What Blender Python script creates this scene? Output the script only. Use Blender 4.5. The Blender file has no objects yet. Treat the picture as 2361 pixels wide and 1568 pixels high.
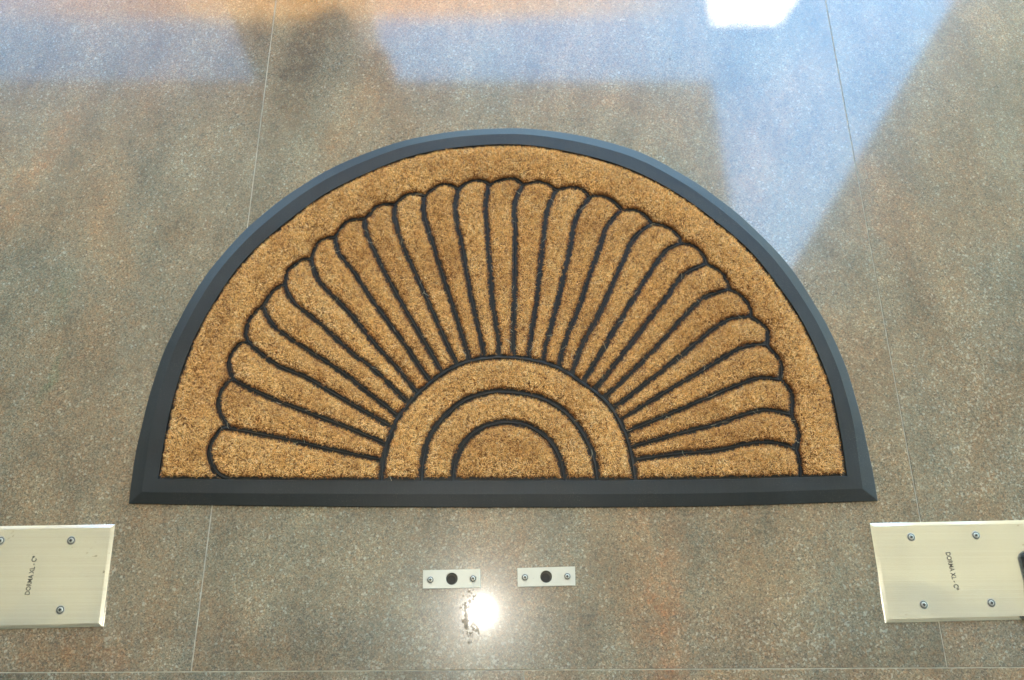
import bpy, bmesh, math, random
import numpy as np
from mathutils import Vector
random.seed(7); rng = np.random.default_rng(7)
R = math.radians
SC = bpy.context.scene

# ------------------------------------------------------------------ camera
cam_d = bpy.data.cameras.new('camera'); cam = bpy.data.objects.new('camera', cam_d)
SC.collection.objects.link(cam); SC.camera = cam
cam_d.sensor_width = 36; cam_d.lens = 36 * 1893 / 2360; cam_d.clip_start = 0.01; cam_d.clip_end = 500
cam.location = (0, 0, 1.0)
from mathutils import Matrix
pitch = R(68.8)                                   # below the horizon
cam.matrix_world = (Matrix.Translation((0, 0, 1.0)) @ Matrix.Rotation(R(90) - pitch, 4, 'X')
                    @ Matrix.Rotation(R(-0.3), 4, 'Z'))

# ------------------------------------------------------------------ sky, sun, flash, exposure
SUN = Vector((0.925, 0.808, 3.0)).normalized()
elev = math.asin(SUN.z)
w = bpy.data.worlds.new('World'); SC.world = w; w.use_nodes = True
nt = w.node_tree; bg = nt.nodes['Background']
sky = nt.nodes.new('ShaderNodeTexSky'); sky.sky_type = 'NISHITA'; sky.sun_disc = False
sky.sun_elevation = elev; sky.sun_rotation = math.atan2(SUN.x, SUN.y)
sky.air_density = 1.0; sky.dust_density = 0.2; sky.ozone_density = 2.5
tint = nt.nodes.new('ShaderNodeMix'); tint.data_type = 'RGBA'; tint.blend_type = 'MULTIPLY'; tint.inputs[0].default_value = 1
tint.inputs[7].default_value = (.86, 1.03, .95, 1)      # the photograph's white balance
nt.links.new(sky.outputs[0], tint.inputs[6]); nt.links.new(tint.outputs[2], bg.inputs[0]); bg.inputs[1].default_value = 0.15
sun_d = bpy.data.lights.new('sun', 'SUN'); sun_d.energy = 4.0; sun_d.angle = R(0.53); sun_d.color = (1, .95, .88)
sun = bpy.data.objects.new('sun', sun_d); SC.collection.objects.link(sun)
sun.rotation_euler = SUN.to_track_quat('Z', 'Y').to_euler()
fl_d = bpy.data.lights.new('camera_flash', 'POINT'); fl_d.energy = 1.05; fl_d.shadow_soft_size = 0.011; fl_d.color = (1, .94, .84)
fl = bpy.data.objects.new('camera_flash', fl_d); SC.collection.objects.link(fl)
fl.location = (-0.0378 * 2.05, 0.0509 * 2.05, 1.05)   # where its reflection in the polished floor puts it
SC.view_settings.view_transform = 'Standard'; SC.view_settings.look = 'None'
SC.view_settings.exposure = 3.45; SC.view_settings.gamma = 1.0; SC.view_settings.use_curve_mapping = False
SC.cycles.use_denoising = True; SC.cycles.denoiser = 'OPENIMAGEDENOISE'
SC.cycles.denoising_input_passes = 'RGB_ALBEDO_NORMAL'; SC.cycles.denoising_prefilter = 'ACCURATE'

# measured outlines on the floor, metres
DIVIDERS=[
[(-0.3523,0.2690),(-0.3258,0.2641),(-0.2765,0.2538),(-0.2108,0.2384),(-0.1632,0.2288)],
[(-0.3556,0.3330),(-0.3247,0.3169),(-0.2807,0.2982),(-0.2132,0.2722),(-0.1593,0.2497)],
[(-0.3432,0.3856),(-0.3194,0.3647),(-0.3084,0.3563),(-0.2850,0.3446),(-0.2678,0.3380),(-0.2157,0.3077),(-0.1549,0.2723)],
[(-0.3280,0.4347),(-0.3158,0.4117),(-0.2939,0.3929),(-0.2490,0.3629),(-0.2168,0.3419),(-0.1462,0.2860)],
[(-0.3021,0.4647),(-0.2916,0.4443),(-0.2528,0.4114),(-0.2209,0.3816),(-0.1989,0.3626),(-0.1764,0.3453),(-0.1346,0.3046)],
[(-0.2708,0.5035),(-0.2578,0.4725),(-0.2267,0.4390),(-0.2020,0.4111),(-0.1784,0.3813),(-0.1492,0.3498),(-0.1212,0.3158)],
[(-0.2407,0.5376),(-0.2339,0.5141),(-0.2111,0.4828),(-0.1806,0.4368),(-0.1419,0.3840),(-0.1241,0.3571),(-0.1066,0.3316)],
[(-0.2024,0.5660),(-0.1971,0.5405),(-0.1802,0.5040),(-0.1432,0.4336),(-0.1140,0.3838),(-0.0918,0.3449)],
[(-0.1611,0.5878),(-0.1613,0.5705),(-0.1506,0.5318),(-0.1278,0.4793),(-0.1091,0.4363),(-0.0858,0.3836),(-0.0710,0.3535)],
[(-0.1205,0.6017),(-0.1210,0.5740),(-0.1058,0.5232),(-0.0911,0.4740),(-0.0789,0.4362),(-0.0623,0.3835),(-0.0545,0.3595)],
[(-0.0737,0.6118),(-0.0774,0.5824),(-0.0674,0.5230),(-0.0515,0.4360),(-0.0393,0.3834),(-0.0361,0.3641)],
[(-0.0304,0.6187),(-0.0354,0.5908),(-0.0328,0.5395),(-0.0268,0.4581),(-0.0254,0.4359),(-0.0172,0.3833),(-0.0172,0.3640)],
[(0.0169,0.6184),(0.0057,0.5906),(0.0054,0.5393),(0.0034,0.4357),(0.0013,0.3832),(0.0021,0.3639)],
[(0.0639,0.6093),(0.0510,0.5816),(0.0423,0.5224),(0.0322,0.4355),(0.0234,0.3830),(0.0214,0.3619)],
[(0.1087,0.5987),(0.0896,0.5658),(0.0776,0.5092),(0.0596,0.4354),(0.0451,0.3829),(0.0402,0.3590)],
[(0.1531,0.5778),(0.1317,0.5528),(0.1194,0.5177),(0.0998,0.4639),(0.0902,0.4357),(0.0689,0.3828),(0.0610,0.3514)],
[(0.1927,0.5556),(0.1675,0.5336),(0.1492,0.4960),(0.1124,0.4170),(0.0928,0.3826),(0.0779,0.3453)],
[(0.2309,0.5254),(0.2107,0.5151),(0.1865,0.4830),(0.1406,0.4106),(0.1241,0.3825),(0.0940,0.3337)],
[(0.2619,0.4938),(0.2299,0.4777),(0.2057,0.4459),(0.1776,0.4104),(0.1564,0.3823),(0.1087,0.3218)],
[(0.2888,0.4558),(0.2575,0.4456),(0.2171,0.4073),(0.1915,0.3793),(0.1643,0.3522),(0.1190,0.3091)],
[(0.3122,0.4169),(0.2831,0.4122),(0.2541,0.3927),(0.2194,0.3640),(0.1727,0.3274),(0.1294,0.2947)],
[(0.3290,0.3771),(0.3046,0.3758),(0.2810,0.3651),(0.2310,0.3343),(0.2151,0.3258),(0.1368,0.2791)],
[(0.3412,0.3296),(0.3137,0.3316),(0.2880,0.3226),(0.2421,0.3039),(0.2123,0.2911),(0.1426,0.2620)],
[(0.3496,0.2833),(0.3174,0.2892),(0.2827,0.2810),(0.2545,0.2714),(0.2099,0.2603),(0.1458,0.2429)],
[(0.3493,0.2388),(0.3260,0.2471),(0.2994,0.2473),(0.2514,0.2381),(0.2078,0.2345),(0.1528,0.2271)]]
SCALLOPS=[
[(-0.3592,0.2704),(-0.3700,0.2578),(-0.3738,0.2414),(-0.3716,0.2307),(-0.3648,0.2171),(-0.3542,0.2083),(-0.3393,0.2053)],
[(-0.3650,0.2858),(-0.3702,0.3001),(-0.3688,0.3172),(-0.3622,0.3303)],
[(-0.3599,0.3436),(-0.3636,0.3566),(-0.3601,0.3715),(-0.3517,0.3828)],
[(-0.3467,0.3965),(-0.3442,0.4148),(-0.3347,0.4303)],
[(-0.3223,0.4489),(-0.3148,0.4598),(-0.3080,0.4647)],
[(-0.3014,0.4712),(-0.3001,0.4874),(-0.2905,0.4970),(-0.2810,0.5036)],
[(-0.2683,0.5117),(-0.2652,0.5247),(-0.2553,0.5345)],
[(-0.2345,0.5491),(-0.2251,0.5618),(-0.2131,0.5650)],
[(-0.1970,0.5707),(-0.1888,0.5831),(-0.1772,0.5879)],
[(-0.1548,0.5948),(-0.1448,0.6035),(-0.1325,0.6050)],
[(-0.1131,0.6088),(-0.1024,0.6175),(-0.0891,0.6196),(-0.0799,0.6152)],
[(-0.0638,0.6206),(-0.0519,0.6255),(-0.0380,0.6243)],
[(-0.0213,0.6236),(-0.0089,0.6275),(0.0031,0.6290),(0.0107,0.6240)],
[(0.0260,0.6200),(0.0365,0.6233),(0.0489,0.6199),(0.0578,0.6138)],
[(0.0730,0.6120),(0.0883,0.6141),(0.1001,0.6091)],
[(0.1230,0.5997),(0.1365,0.5952),(0.1465,0.5859)],
[(0.1626,0.5777),(0.1747,0.5760),(0.1863,0.5658)],
[(0.2047,0.5539),(0.2177,0.5470),(0.2272,0.5369)],
[(0.2424,0.5233),(0.2537,0.5149),(0.2600,0.5035)],
[(0.2715,0.4886),(0.2837,0.4774),(0.2884,0.4648)],
[(0.2983,0.4513),(0.3077,0.4418),(0.3133,0.4276)],
[(0.3213,0.4105),(0.3316,0.3999),(0.3328,0.3875)],
[(0.3347,0.3695),(0.3421,0.3587),(0.3445,0.3457)],
[(0.3489,0.3218),(0.3531,0.3105),(0.3521,0.2961)],
[(0.3535,0.2709),(0.3556,0.2608),(0.3533,0.2500)],
[(0.3516,0.2269),(0.3519,0.2133),(0.3505,0.2033)]]
ARC_A=[(-0.1602,0.2039),(-0.1584,0.2334),(-0.1518,0.2610),(-0.1419,0.2846),(-0.1198,0.3131),(-0.0929,0.3375),(-0.0653,0.3535),(-0.0238,0.3621),(0.0209,0.3591),(0.0583,0.3477),(0.0894,0.3264),(0.1162,0.3046),(0.1325,0.2791),(0.1432,0.2498),(0.1472,0.2250),(0.1492,0.2023)]
ARC_B=[(-0.1113,0.2036),(-0.1100,0.2264),(-0.1041,0.2538),(-0.0846,0.2830),(-0.0576,0.3055),(-0.0237,0.3153),(-0.0003,0.3147),(0.0341,0.3077),(0.0650,0.2892),(0.0835,0.2667),(0.0961,0.2419),(0.1018,0.2185),(0.1028,0.2025)]
ARC_C=[(-0.0735,0.2034),(-0.0710,0.2236),(-0.0597,0.2492),(-0.0396,0.2673),(-0.0167,0.2747),(-0.0005,0.2755),(0.0266,0.2670),(0.0478,0.2486),(0.0590,0.2255),(0.0638,0.2027)]
INNER_EDGE=[(-0.4320,0.2064),(-0.4317,0.2351),(-0.4311,0.2767),(-0.4281,0.3124),(-0.4224,0.3517),(-0.4144,0.3859),(-0.4090,0.4050),(-0.3948,0.4374),(-0.3751,0.4802),(-0.3504,0.5174),(-0.3194,0.5507),(-0.2823,0.5864),(-0.2543,0.6102),(-0.2072,0.6360),(-0.1655,0.6577),(-0.1196,0.6728),(-0.0488,0.6838),(0.0015,0.6858),(0.0346,0.6827),(0.0902,0.6703),(0.1447,0.6535),(0.1739,0.6398),(0.2181,0.6129),(0.2538,0.5848),(0.2854,0.5540),(0.3099,0.5296),(0.3357,0.4949),(0.3533,0.4624),(0.3756,0.4213),(0.3899,0.3785),(0.4002,0.3425),(0.4055,0.3096),(0.4066,0.2793),(0.4079,0.2431),(0.4068,0.2053)]
OUTER_EDGE=[(-0.4648,0.1771),(-0.4671,0.2194),(-0.4652,0.2604),(-0.4601,0.3248),(-0.4548,0.3618),(-0.4472,0.3888),(-0.4305,0.4387),(-0.4118,0.4838),(-0.3830,0.5280),(-0.3624,0.5565),(-0.3300,0.5908),(-0.2878,0.6269),(-0.2586,0.6481),(-0.2064,0.6752),(-0.1603,0.6934),(-0.0972,0.7088),(-0.0177,0.7159),(0.0461,0.7126),(0.0997,0.7028),(0.1473,0.6886),(0.1866,0.6733),(0.2586,0.6242),(0.2940,0.5925),(0.3291,0.5561),(0.3436,0.5348),(0.3606,0.5163),(0.3777,0.4868),(0.4005,0.4384),(0.4203,0.3849),(0.4298,0.3448),(0.4369,0.2896),(0.4408,0.2308),(0.4414,0.1757)]
OUTER_BASE=[(-0.4648,0.1771),(-0.2905,0.1733),(-0.0011,0.1702),(0.2468,0.1705),(0.4414,0.1757)]
INNER_BASE=[(-0.4320,0.2064),(-0.2917,0.2040),(-0.0009,0.2016),(0.2482,0.2019),(0.4068,0.2053)]
BEVEL_BASE=[(-0.4494,0.1902),(-0.2900,0.1877),(-0.0010,0.1852),(0.2466,0.1853),(0.4235,0.1898)]
COVER_L=[(-0.4775,0.1526),(-0.4726,0.0366),(-0.5887,0.0335),(-0.6146,0.1509)]
COVER_R=[(0.4276,0.1492),(0.6117,0.1519),(0.5865,0.0388),(0.4280,0.0362)]
SCREWS_L=[(-0.5259,0.1336),(-0.5236,0.0551),(-0.6100,0.1337)]
SCREWS_R=[(0.4736,0.1325),(0.5511,0.1341),(0.4744,0.0558),(0.5528,0.0573)]
TEXT_L=[(-0.5630,0.0720),(-0.5629,0.1160)]
TEXT_R=[(0.5111,0.1145),(0.5134,0.0715)]
STRIKE_A=[(-0.1061,0.0973),(-0.0389,0.0983),(-0.0383,0.0773),(-0.1055,0.0765)]
STRIKE_B=[(0.0049,0.0992),(0.0727,0.1007),(0.0725,0.0792),(0.0051,0.0780)]
HOLES=[(-0.0720,0.0875),(0.0385,0.0893)]
STR_SCREWS=[(-0.0969,0.0864),(-0.0470,0.0875),(0.0137,0.0886),(0.0633,0.0895)]
SHOE=[(0.5944,0.1086),(0.5976,0.1137),(0.6027,0.1168),(0.6440,0.1209),(0.6207,0.0260),(0.5826,0.0361),(0.5854,0.0402),(0.5908,0.0446),(0.5960,0.0823)]
#flash [(-0.0378,0.0509)] joint [(0.0115,-0.0198),(-0.0751,-0.0194)]
#canopy x4: (-3.050,3.253), (-1.519,3.237), (-0.858,3.217), (-0.780,3.216), (1.195,3.194), (1.239,1.717), (1.350,1.716), (1.529,1.981), (2.762,3.804)
#awn z2.4: (-2.222,3.153), (0.509,3.144), (0.737,3.142), (-2.703,3.267)
#floor pts: rust(0.174,0.055), rust2(0.170,-0.006), redA(-0.689,0.589), redB(-0.633,0.779), green(-0.596,0.334), darkveinA(-0.318,0.923), dvB(-0.357,0.717), brown(-0.274,0.694), blbrown(-0.511,0.011), worn(-0.049,0.041), brR(0.195,0.128), rightbrown(0.611,0.711), brrust(-0.009,-0.019), whit(0.308,0.040), L1(-0.744,0.909), R1(0.747,0.900), L2(-0.551,-0.012), R2(0.546,-0.017)
# ------------------------------------------------------------------ helpers
def link(o, parent=None):
    SC.collection.objects.link(o)
    if parent is not None: o.parent = parent
    return o
def mesh_obj(name, verts, faces, mat, parent=None, smooth=False):
    me = bpy.data.meshes.new(name); me.from_pydata([tuple(v) for v in verts], [], faces); me.update()
    if mat: me.materials.append(mat)
    if smooth: me.polygons.foreach_set('use_smooth', [True] * len(me.polygons))
    return link(bpy.data.objects.new(name, me), parent)
def bm_obj(name, bm, mat, parent=None, smooth=False):
    bmesh.ops.recalc_face_normals(bm, faces=bm.faces)
    me = bpy.data.meshes.new(name); bm.to_mesh(me); bm.free()
    if mat: me.materials.append(mat)
    if smooth: me.polygons.foreach_set('use_smooth', [True] * len(me.polygons))
    return link(bpy.data.objects.new(name, me), parent)
def thing(name, label, cat, loc=(0, 0, 0), group=None):
    o = bpy.data.objects.new(name, None); o.location = loc; o.empty_display_size = .02; link(o)
    o['label'] = label; o['category'] = cat
    if group: o['group'] = group
    return o
def catmull(pts, step=.004, closed=False):
    p = [np.array(q, float) for q in pts]; out = []
    n = len(p)
    for i in range(n - 1):
        p1, p2 = p[i], p[i + 1]
        p0 = p[i - 1] if i > 0 else 2 * p1 - p2
        p3 = p[i + 2] if i + 2 < n else 2 * p2 - p1
        # centripetal parametrisation
        d = lambda a, b: max(1e-6, np.linalg.norm(b - a) ** .5)
        t0 = 0; t1 = t0 + d(p0, p1); t2 = t1 + d(p1, p2); t3 = t2 + d(p2, p3)
        k = max(1, int(np.linalg.norm(p2 - p1) / step))
        for j in range(k):
            t = t1 + (t2 - t1) * j / k
            A1 = (t1 - t) / (t1 - t0) * p0 + (t - t0) / (t1 - t0) * p1
            A2 = (t2 - t) / (t2 - t1) * p1 + (t - t1) / (t2 - t1) * p2
            A3 = (t3 - t) / (t3 - t2) * p2 + (t - t2) / (t3 - t2) * p3
            B1 = (t2 - t) / (t2 - t0) * A1 + (t - t0) / (t2 - t0) * A2
            B2 = (t3 - t) / (t3 - t1) * A2 + (t - t1) / (t3 - t1) * A3
            out.append((t2 - t) / (t2 - t1) * B1 + (t - t1) / (t2 - t1) * B2)
    out.append(p[-1])
    return np.array(out)
def seg_dist(pts, poly, closed=True):
    a = poly if closed else poly[:-1]
    b = np.roll(poly, -1, axis=0) if closed else poly[1:]
    best = np.full(len(pts), 1e9); 
    for i in range(len(a)):
        ab = b[i] - a[i]; L = (ab ** 2).sum()
        if L < 1e-14: continue
        t = np.clip(((pts - a[i]) @ ab) / L, 0, 1)
        d = np.hypot(*(pts - a[i] - t[:, None] * ab).T)
        best = np.minimum(best, d)
    return best
def inside(pts, poly):
    x, y = pts[:, 0], pts[:, 1]; c = np.zeros(len(pts), bool)
    x1, y1 = poly[:, 0], poly[:, 1]; x2, y2 = np.roll(x1, -1), np.roll(y1, -1)
    for i in range(len(poly)):
        if y1[i] == y2[i]: continue
        m = ((y1[i] > y) != (y2[i] > y)) & (x < (x2[i] - x1[i]) * (y - y1[i]) / (y2[i] - y1[i]) + x1[i])
        c ^= m
    return c
def area(poly):
    x, y = poly[:, 0], poly[:, 1]; return .5 * np.sum(x * np.roll(y, -1) - np.roll(x, -1) * y)
def resample(poly, step):
    out = []
    n = len(poly)
    for i in range(n):
        a, b = poly[i], poly[(i + 1) % n]; L = np.linalg.norm(b - a)
        if L < 1e-6: continue
        k = max(1, int(L / step))
        for j in range(k): out.append(a + (b - a) * j / k)
    return np.array(out)
def inset(poly, d):
    p = resample(poly, .003)
    if area(p) < 0: p = p[::-1]
    t = np.roll(p, -1, 0) - np.roll(p, 1, 0); t /= np.maximum(np.linalg.norm(t, axis=1), 1e-9)[:, None]
    n = np.c_[-t[:, 1], t[:, 0]]                   # inward for counter-clockwise
    q = p + n * d
    ok = (seg_dist(q, p) > d * .93) & inside(q, p)
    return q[ok]

# ------------------------------------------------------------------ material helpers
def mat(name):
    m = bpy.data.materials.new(name); m.use_nodes = True
    n = m.node_tree; return m, n, n.nodes['Principled BSDF']
def N(nt, t, **kw):
    n = nt.nodes.new(t)
    for k, v in kw.items():
        if k.startswith('i_'):
            key = k[2:]; key = int(key) if key.isdigit() else key
            n.inputs[key].default_value = v
        else: setattr(n, k, v)
    return n
def ramp(nt, fac, stops, interp='LINEAR'):
    r = nt.nodes.new('ShaderNodeValToRGB'); r.color_ramp.interpolation = interp
    e = r.color_ramp.elements
    while len(e) < len(stops): e.new(.5)
    for el, (p, c) in zip(e, stops): el.position = p; el.color = (*c, 1) if len(c) == 3 else c
    nt.links.new(fac, r.inputs[0]); return r.outputs[0]
def mix(nt, fac, a, b, mode='MIX'):
    m = nt.nodes.new('ShaderNodeMix'); m.data_type = 'RGBA'; m.blend_type = mode
    for s, v in ((0, fac), (6, a), (7, b)):
        if isinstance(v, (int, float)): m.inputs[s].default_value = v
        elif isinstance(v, tuple): m.inputs[s].default_value = (*v, 1)
        else: nt.links.new(v, m.inputs[s])
    return m.outputs[2]
def math_n(nt, op, a, b=0.0, clamp=False):
    m = nt.nodes.new('ShaderNodeMath'); m.operation = op; m.use_clamp = clamp
    for s, v in ((0, a), (1, b)):
        if isinstance(v, (int, float)): m.inputs[s].default_value = v
        else: nt.links.new(v, m.inputs[s])
    return m.outputs[0]

# ---- polished speckled stone
def stone_material():
    m, nt, P = mat('polished_stone'); L = nt.links.new
    geo = N(nt, 'ShaderNodeNewGeometry'); pos = geo.outputs['Position']
    oi = N(nt, 'ShaderNodeObjectInfo')
    off = N(nt, 'ShaderNodeVectorMath', operation='SCALE'); comb = N(nt, 'ShaderNodeCombineXYZ')
    L(oi.outputs['Random'], comb.inputs[0]); L(oi.outputs['Random'], comb.inputs[1]); L(comb.outputs[0], off.inputs[0]); off.inputs[3].default_value = 37
    ad = N(nt, 'ShaderNodeVectorMath', operation='ADD'); L(pos, ad.inputs[0]); L(off.outputs[0], ad.inputs[1]); tp = ad.outputs[0]
    # grain: two sizes of crystals
    v1 = N(nt, 'ShaderNodeTexVoronoi', i_Scale=820.0); L(tp, v1.inputs['Vector'])
    v2 = N(nt, 'ShaderNodeTexVoronoi', i_Scale=430.0); L(tp, v2.inputs['Vector'])
    s1 = N(nt, 'ShaderNodeSeparateColor'); L(v1.outputs['Color'], s1.inputs[0])
    s2 = N(nt, 'ShaderNodeSeparateColor'); L(v2.outputs['Color'], s2.inputs[0])
    grain = ramp(nt, s1.outputs[0], [(0, (0.076, 0.058, 0.037)), (0.2, (0.125, 0.096, 0.061)), (0.5, (0.163, 0.126, 0.081)), (0.8, (0.206, 0.163, 0.110)), (1, (0.29, 0.24, 0.178))])
    hue = ramp(nt, s2.outputs[1], [(0, (.84, .95, .97)), (.35, (.98, 1.0, .98)), (.7, (1.03, .99, .92)), (1, (1.16, .96, .80))])
    col = mix(nt, 1.0, grain, hue, 'MULTIPLY')
    # sparse bright and dark crystals
    zs = 0.0
    for (zx, zy, zrx, zry) in ((.32, .015, .15, .06), (-.05, .0, .12, .05), (-.5, .0, .12, .05), (.6, .3, .1, .3)):
        qz = N(nt, 'ShaderNodeMapping', vector_type='TEXTURE'); qz.inputs['Location'].default_value = (zx, zy, 0); qz.inputs['Scale'].default_value = (zrx, zry, 1)
        L(pos, qz.inputs[0]); lz = N(nt, 'ShaderNodeVectorMath', operation='LENGTH'); L(qz.outputs[0], lz.inputs[0])
        zs = math_n(nt, 'ADD', zs, math_n(nt, 'SUBTRACT', 1.0, lz.outputs['Value'], True))
    br = math_n(nt, 'GREATER_THAN', math_n(nt, 'ADD', s2.outputs[0], math_n(nt, 'MULTIPLY', zs, .11)), .972); col = mix(nt, math_n(nt, 'MULTIPLY', br, .42), col, (.42, .40, .33))
    dk = ramp(nt, s2.outputs[2], [(.94, (0, 0, 0)), (.96, (1, 1, 1))]); col = mix(nt, math_n(nt, 'MULTIPLY', dk, .45), col, (.03, .028, .024))
    # broad mottling, drawn out along the bedding of the stone
    mp = N(nt, 'ShaderNodeMapping'); mp.inputs['Rotation'].default_value = (0, 0, R(28)); mp.inputs['Scale'].default_value = (1.6, .9, 1)
    L(tp, mp.inputs[0])
    n1 = N(nt, 'ShaderNodeTexNoise', i_Scale=3.2, i_Detail=6.0, i_Roughness=.62, i_Distortion=.6); L(mp.outputs[0], n1.inputs['Vector'])
    warm = ramp(nt, n1.outputs[0], [(.30, (.78, .90, .95)), (.42, (.90, .97, .98)), (.50, (1.0, 1.0, .97)), (.59, (1.10, .98, .86)), (.72, (1.18, .88, .66))])
    col = mix(nt, 1.0, col, warm, 'MULTIPLY')
    n2 = N(nt, 'ShaderNodeTexNoise', i_Scale=9.0, i_Detail=7.0, i_Roughness=.7); L(mp.outputs[0], n2.inputs['Vector'])
    lum = ramp(nt, n2.outputs[0], [(.30, (.54, .54, .53)), (.43, (.86, .86, .86)), (.56, (1.08, 1.08, 1.07)), (.70, (1.36, 1.34, 1.28))])
    col = mix(nt, 1.0, col, lum, 'MULTIPLY')
    col = mix(nt, 1.0, col, ramp(nt, oi.outputs['Random'], [(0, (.93, .95, .97)), (.5, (1.03, 1, .96)), (1, (.98, .99, 1.0))]), 'MULTIPLY')
    # veins and stains with a place of their own, and part of the pillar's reflection
    nz = N(nt, 'ShaderNodeTexNoise', i_Scale=26.0, i_Detail=5.0, i_Roughness=.7); L(pos, nz.inputs['Vector'])
    nw = N(nt, 'ShaderNodeVectorMath', operation='SUBTRACT'); L(nz.outputs['Color'], nw.inputs[0]); nw.inputs[1].default_value = (.5, .5, .5)
    nw2 = N(nt, 'ShaderNodeVectorMath', operation='SCALE'); L(nw.outputs[0], nw2.inputs[0]); nw2.inputs[3].default_value = .07
    wp = N(nt, 'ShaderNodeVectorMath', operation='ADD'); L(pos, wp.inputs[0]); L(nw2.outputs[0], wp.inputs[1])
    nb = N(nt, 'ShaderNodeTexNoise', i_Scale=60.0, i_Detail=4.0, i_Roughness=.75); L(pos, nb.inputs['Vector'])
    for (x, y, rx, ry, ang, c, k) in VEINS_AND_REFLECTION:
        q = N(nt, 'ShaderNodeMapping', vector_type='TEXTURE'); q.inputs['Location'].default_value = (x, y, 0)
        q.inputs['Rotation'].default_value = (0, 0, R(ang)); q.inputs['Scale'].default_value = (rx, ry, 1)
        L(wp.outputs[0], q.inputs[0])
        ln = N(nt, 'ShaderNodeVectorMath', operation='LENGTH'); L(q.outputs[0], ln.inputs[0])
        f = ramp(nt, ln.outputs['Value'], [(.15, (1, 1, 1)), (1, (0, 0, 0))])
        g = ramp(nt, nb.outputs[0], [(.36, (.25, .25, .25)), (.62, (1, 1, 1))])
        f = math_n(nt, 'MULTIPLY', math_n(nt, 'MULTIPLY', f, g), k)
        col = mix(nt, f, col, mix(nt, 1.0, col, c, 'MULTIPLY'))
    # worn spot where the polish has gone
    q = N(nt, 'ShaderNodeMapping', vector_type='TEXTURE'); q.inputs['Location'].default_value = (-.050, .046, 0); q.inputs['Scale'].default_value = (.015, .034, 1)
    L(pos, q.inputs[0]); ln = N(nt, 'ShaderNodeVectorMath', operation='LENGTH'); L(q.outputs[0], ln.inputs[0])
    nc = N(nt, 'ShaderNodeTexNoise', i_Scale=210.0, i_Detail=3.0, i_Roughness=.6); L(pos, nc.inputs['Vector'])
    thr = math_n(nt, 'SUBTRACT', nc.outputs[0], math_n(nt, 'MULTIPLY', math_n(nt, 'POWER', ln.outputs['Value'], 4.0), .25))
    worn = ramp(nt, thr, [(.465, (0, 0, 0)), (.49, (1, 1, 1))])
    col = mix(nt, math_n(nt, 'MULTIPLY', worn, .75), col, (.17, .125, .075))
    L(col, P.inputs['Base Color'])
    sm = N(nt, 'ShaderNodeTexNoise', i_Scale=5.0, i_Detail=3.0); L(pos, sm.inputs['Vector'])
    rg = math_n(nt, 'ADD', math_n(nt, 'MULTIPLY', sm.outputs[0],   .08), .22); L(rg, P.inputs['Roughness'])
    P.inputs['IOR'].default_value = 1.5
    cw = math_n(nt, 'SUBTRACT', 1.0, math_n(nt, 'MULTIPLY', worn, .6)); L(cw, P.inputs['Coat Weight']); P.inputs['Coat Roughness'].default_value = .07; P.inputs['Coat IOR'].default_value = FLOOR_COAT_IOR
    L(math_n(nt, 'SUBTRACT', .5, math_n(nt, 'MULTIPLY', worn, .5)), P.inputs['Specular IOR Level'])
    bp = N(nt, 'ShaderNodeBump', i_Strength=.25, i_Distance=.00012); L(v1.outputs['Distance'], bp.inputs['Height']); L(bp.outputs[0], P.inputs['Normal'])
    b2 = N(nt, 'ShaderNodeBump', i_Strength=.05, i_Distance=.0001); L(nb.outputs[0], b2.inputs['Height']); L(b2.outputs[0], P.inputs['Coat Normal'])
    return m
FLOOR_COAT_IOR = 1.60
RUST = (1.22, .76, .50); DARK = (.45, .40, .34); GREEN = (.62, .86, .74); BROWN = (.88, .66, .47); PALE = (1.3, 1.32, 1.28)
VEINS_AND_REFLECTION = [ # x, y, rx, ry, angle, tint, strength
 (.172, .045, .038, .09, 4, RUST, 1.0), (.19, .12, .02, .06, 0, RUST, .6), (.168, -.03, .03, .03, 0, RUST, .8),
 (-.66, .69, .03, .13, -28, RUST, .75), (-.70, .56, .03, .08, -20, RUST, .6), (-.595, .34, .012, .05, -10, GREEN, .9),
 (-.60, .45, .02, .06, 0, GREEN, .5), (-.325, .82, .05, .17, -14, DARK, 1.0), (-.29, .94, .08, .10, 0, DARK, .9), (-.31, .74, .03, .05, 0, BROWN, .7),  # dark vein, enlarged to put the pillar's reflection into the stone colour
 (-.26, .70, .03, .03, 0, BROWN, .8), (-.50, .005, .10, .04, 8, BROWN, 1.0), (-.30, .01, .05, .03, 0, BROWN, .8), (-.455, .0, .04, .02, 0, RUST, .4), (.47, -.0, .05, .03, 0, BROWN, .8), (-.40, .03, .03, .02, 0, DARK, .5), (-.56, -.02, .05, .03, 0, DARK, .7), (-.40, .06, .04, .06, 0, BROWN, .6),
 (.60, .70, .10, .20, 10, BROWN, .55), (.52, .52, .03, .12, 20, RUST, .4), (.68, .85, .06, .12, 0, BROWN, .5), (-.03, -.03, .05, .015, 0, RUST, .7),
 (.32, .03, .07, .035, 10, PALE, .7), (.10, .03, .06, .03, 0, PALE, .45), (.40, .0, .05, .03, 0, BROWN, .7), (-.46, .57, .03, .06, -10, DARK, .5),
 (-.50, .72, .06, .05, 0, DARK, .35), (.28, .09, .09, .05, 0, BROWN, .4), (-.25, .0, .07, .03, 0, BROWN, .6), (.47, .10, .03, .06, 0, DARK, .4),
 (.56, .40, .05, .10, 0, BROWN, .4), (-.44, .70, .02, .05, 0, RUST, .35)]
M_STONE = stone_material()

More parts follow.
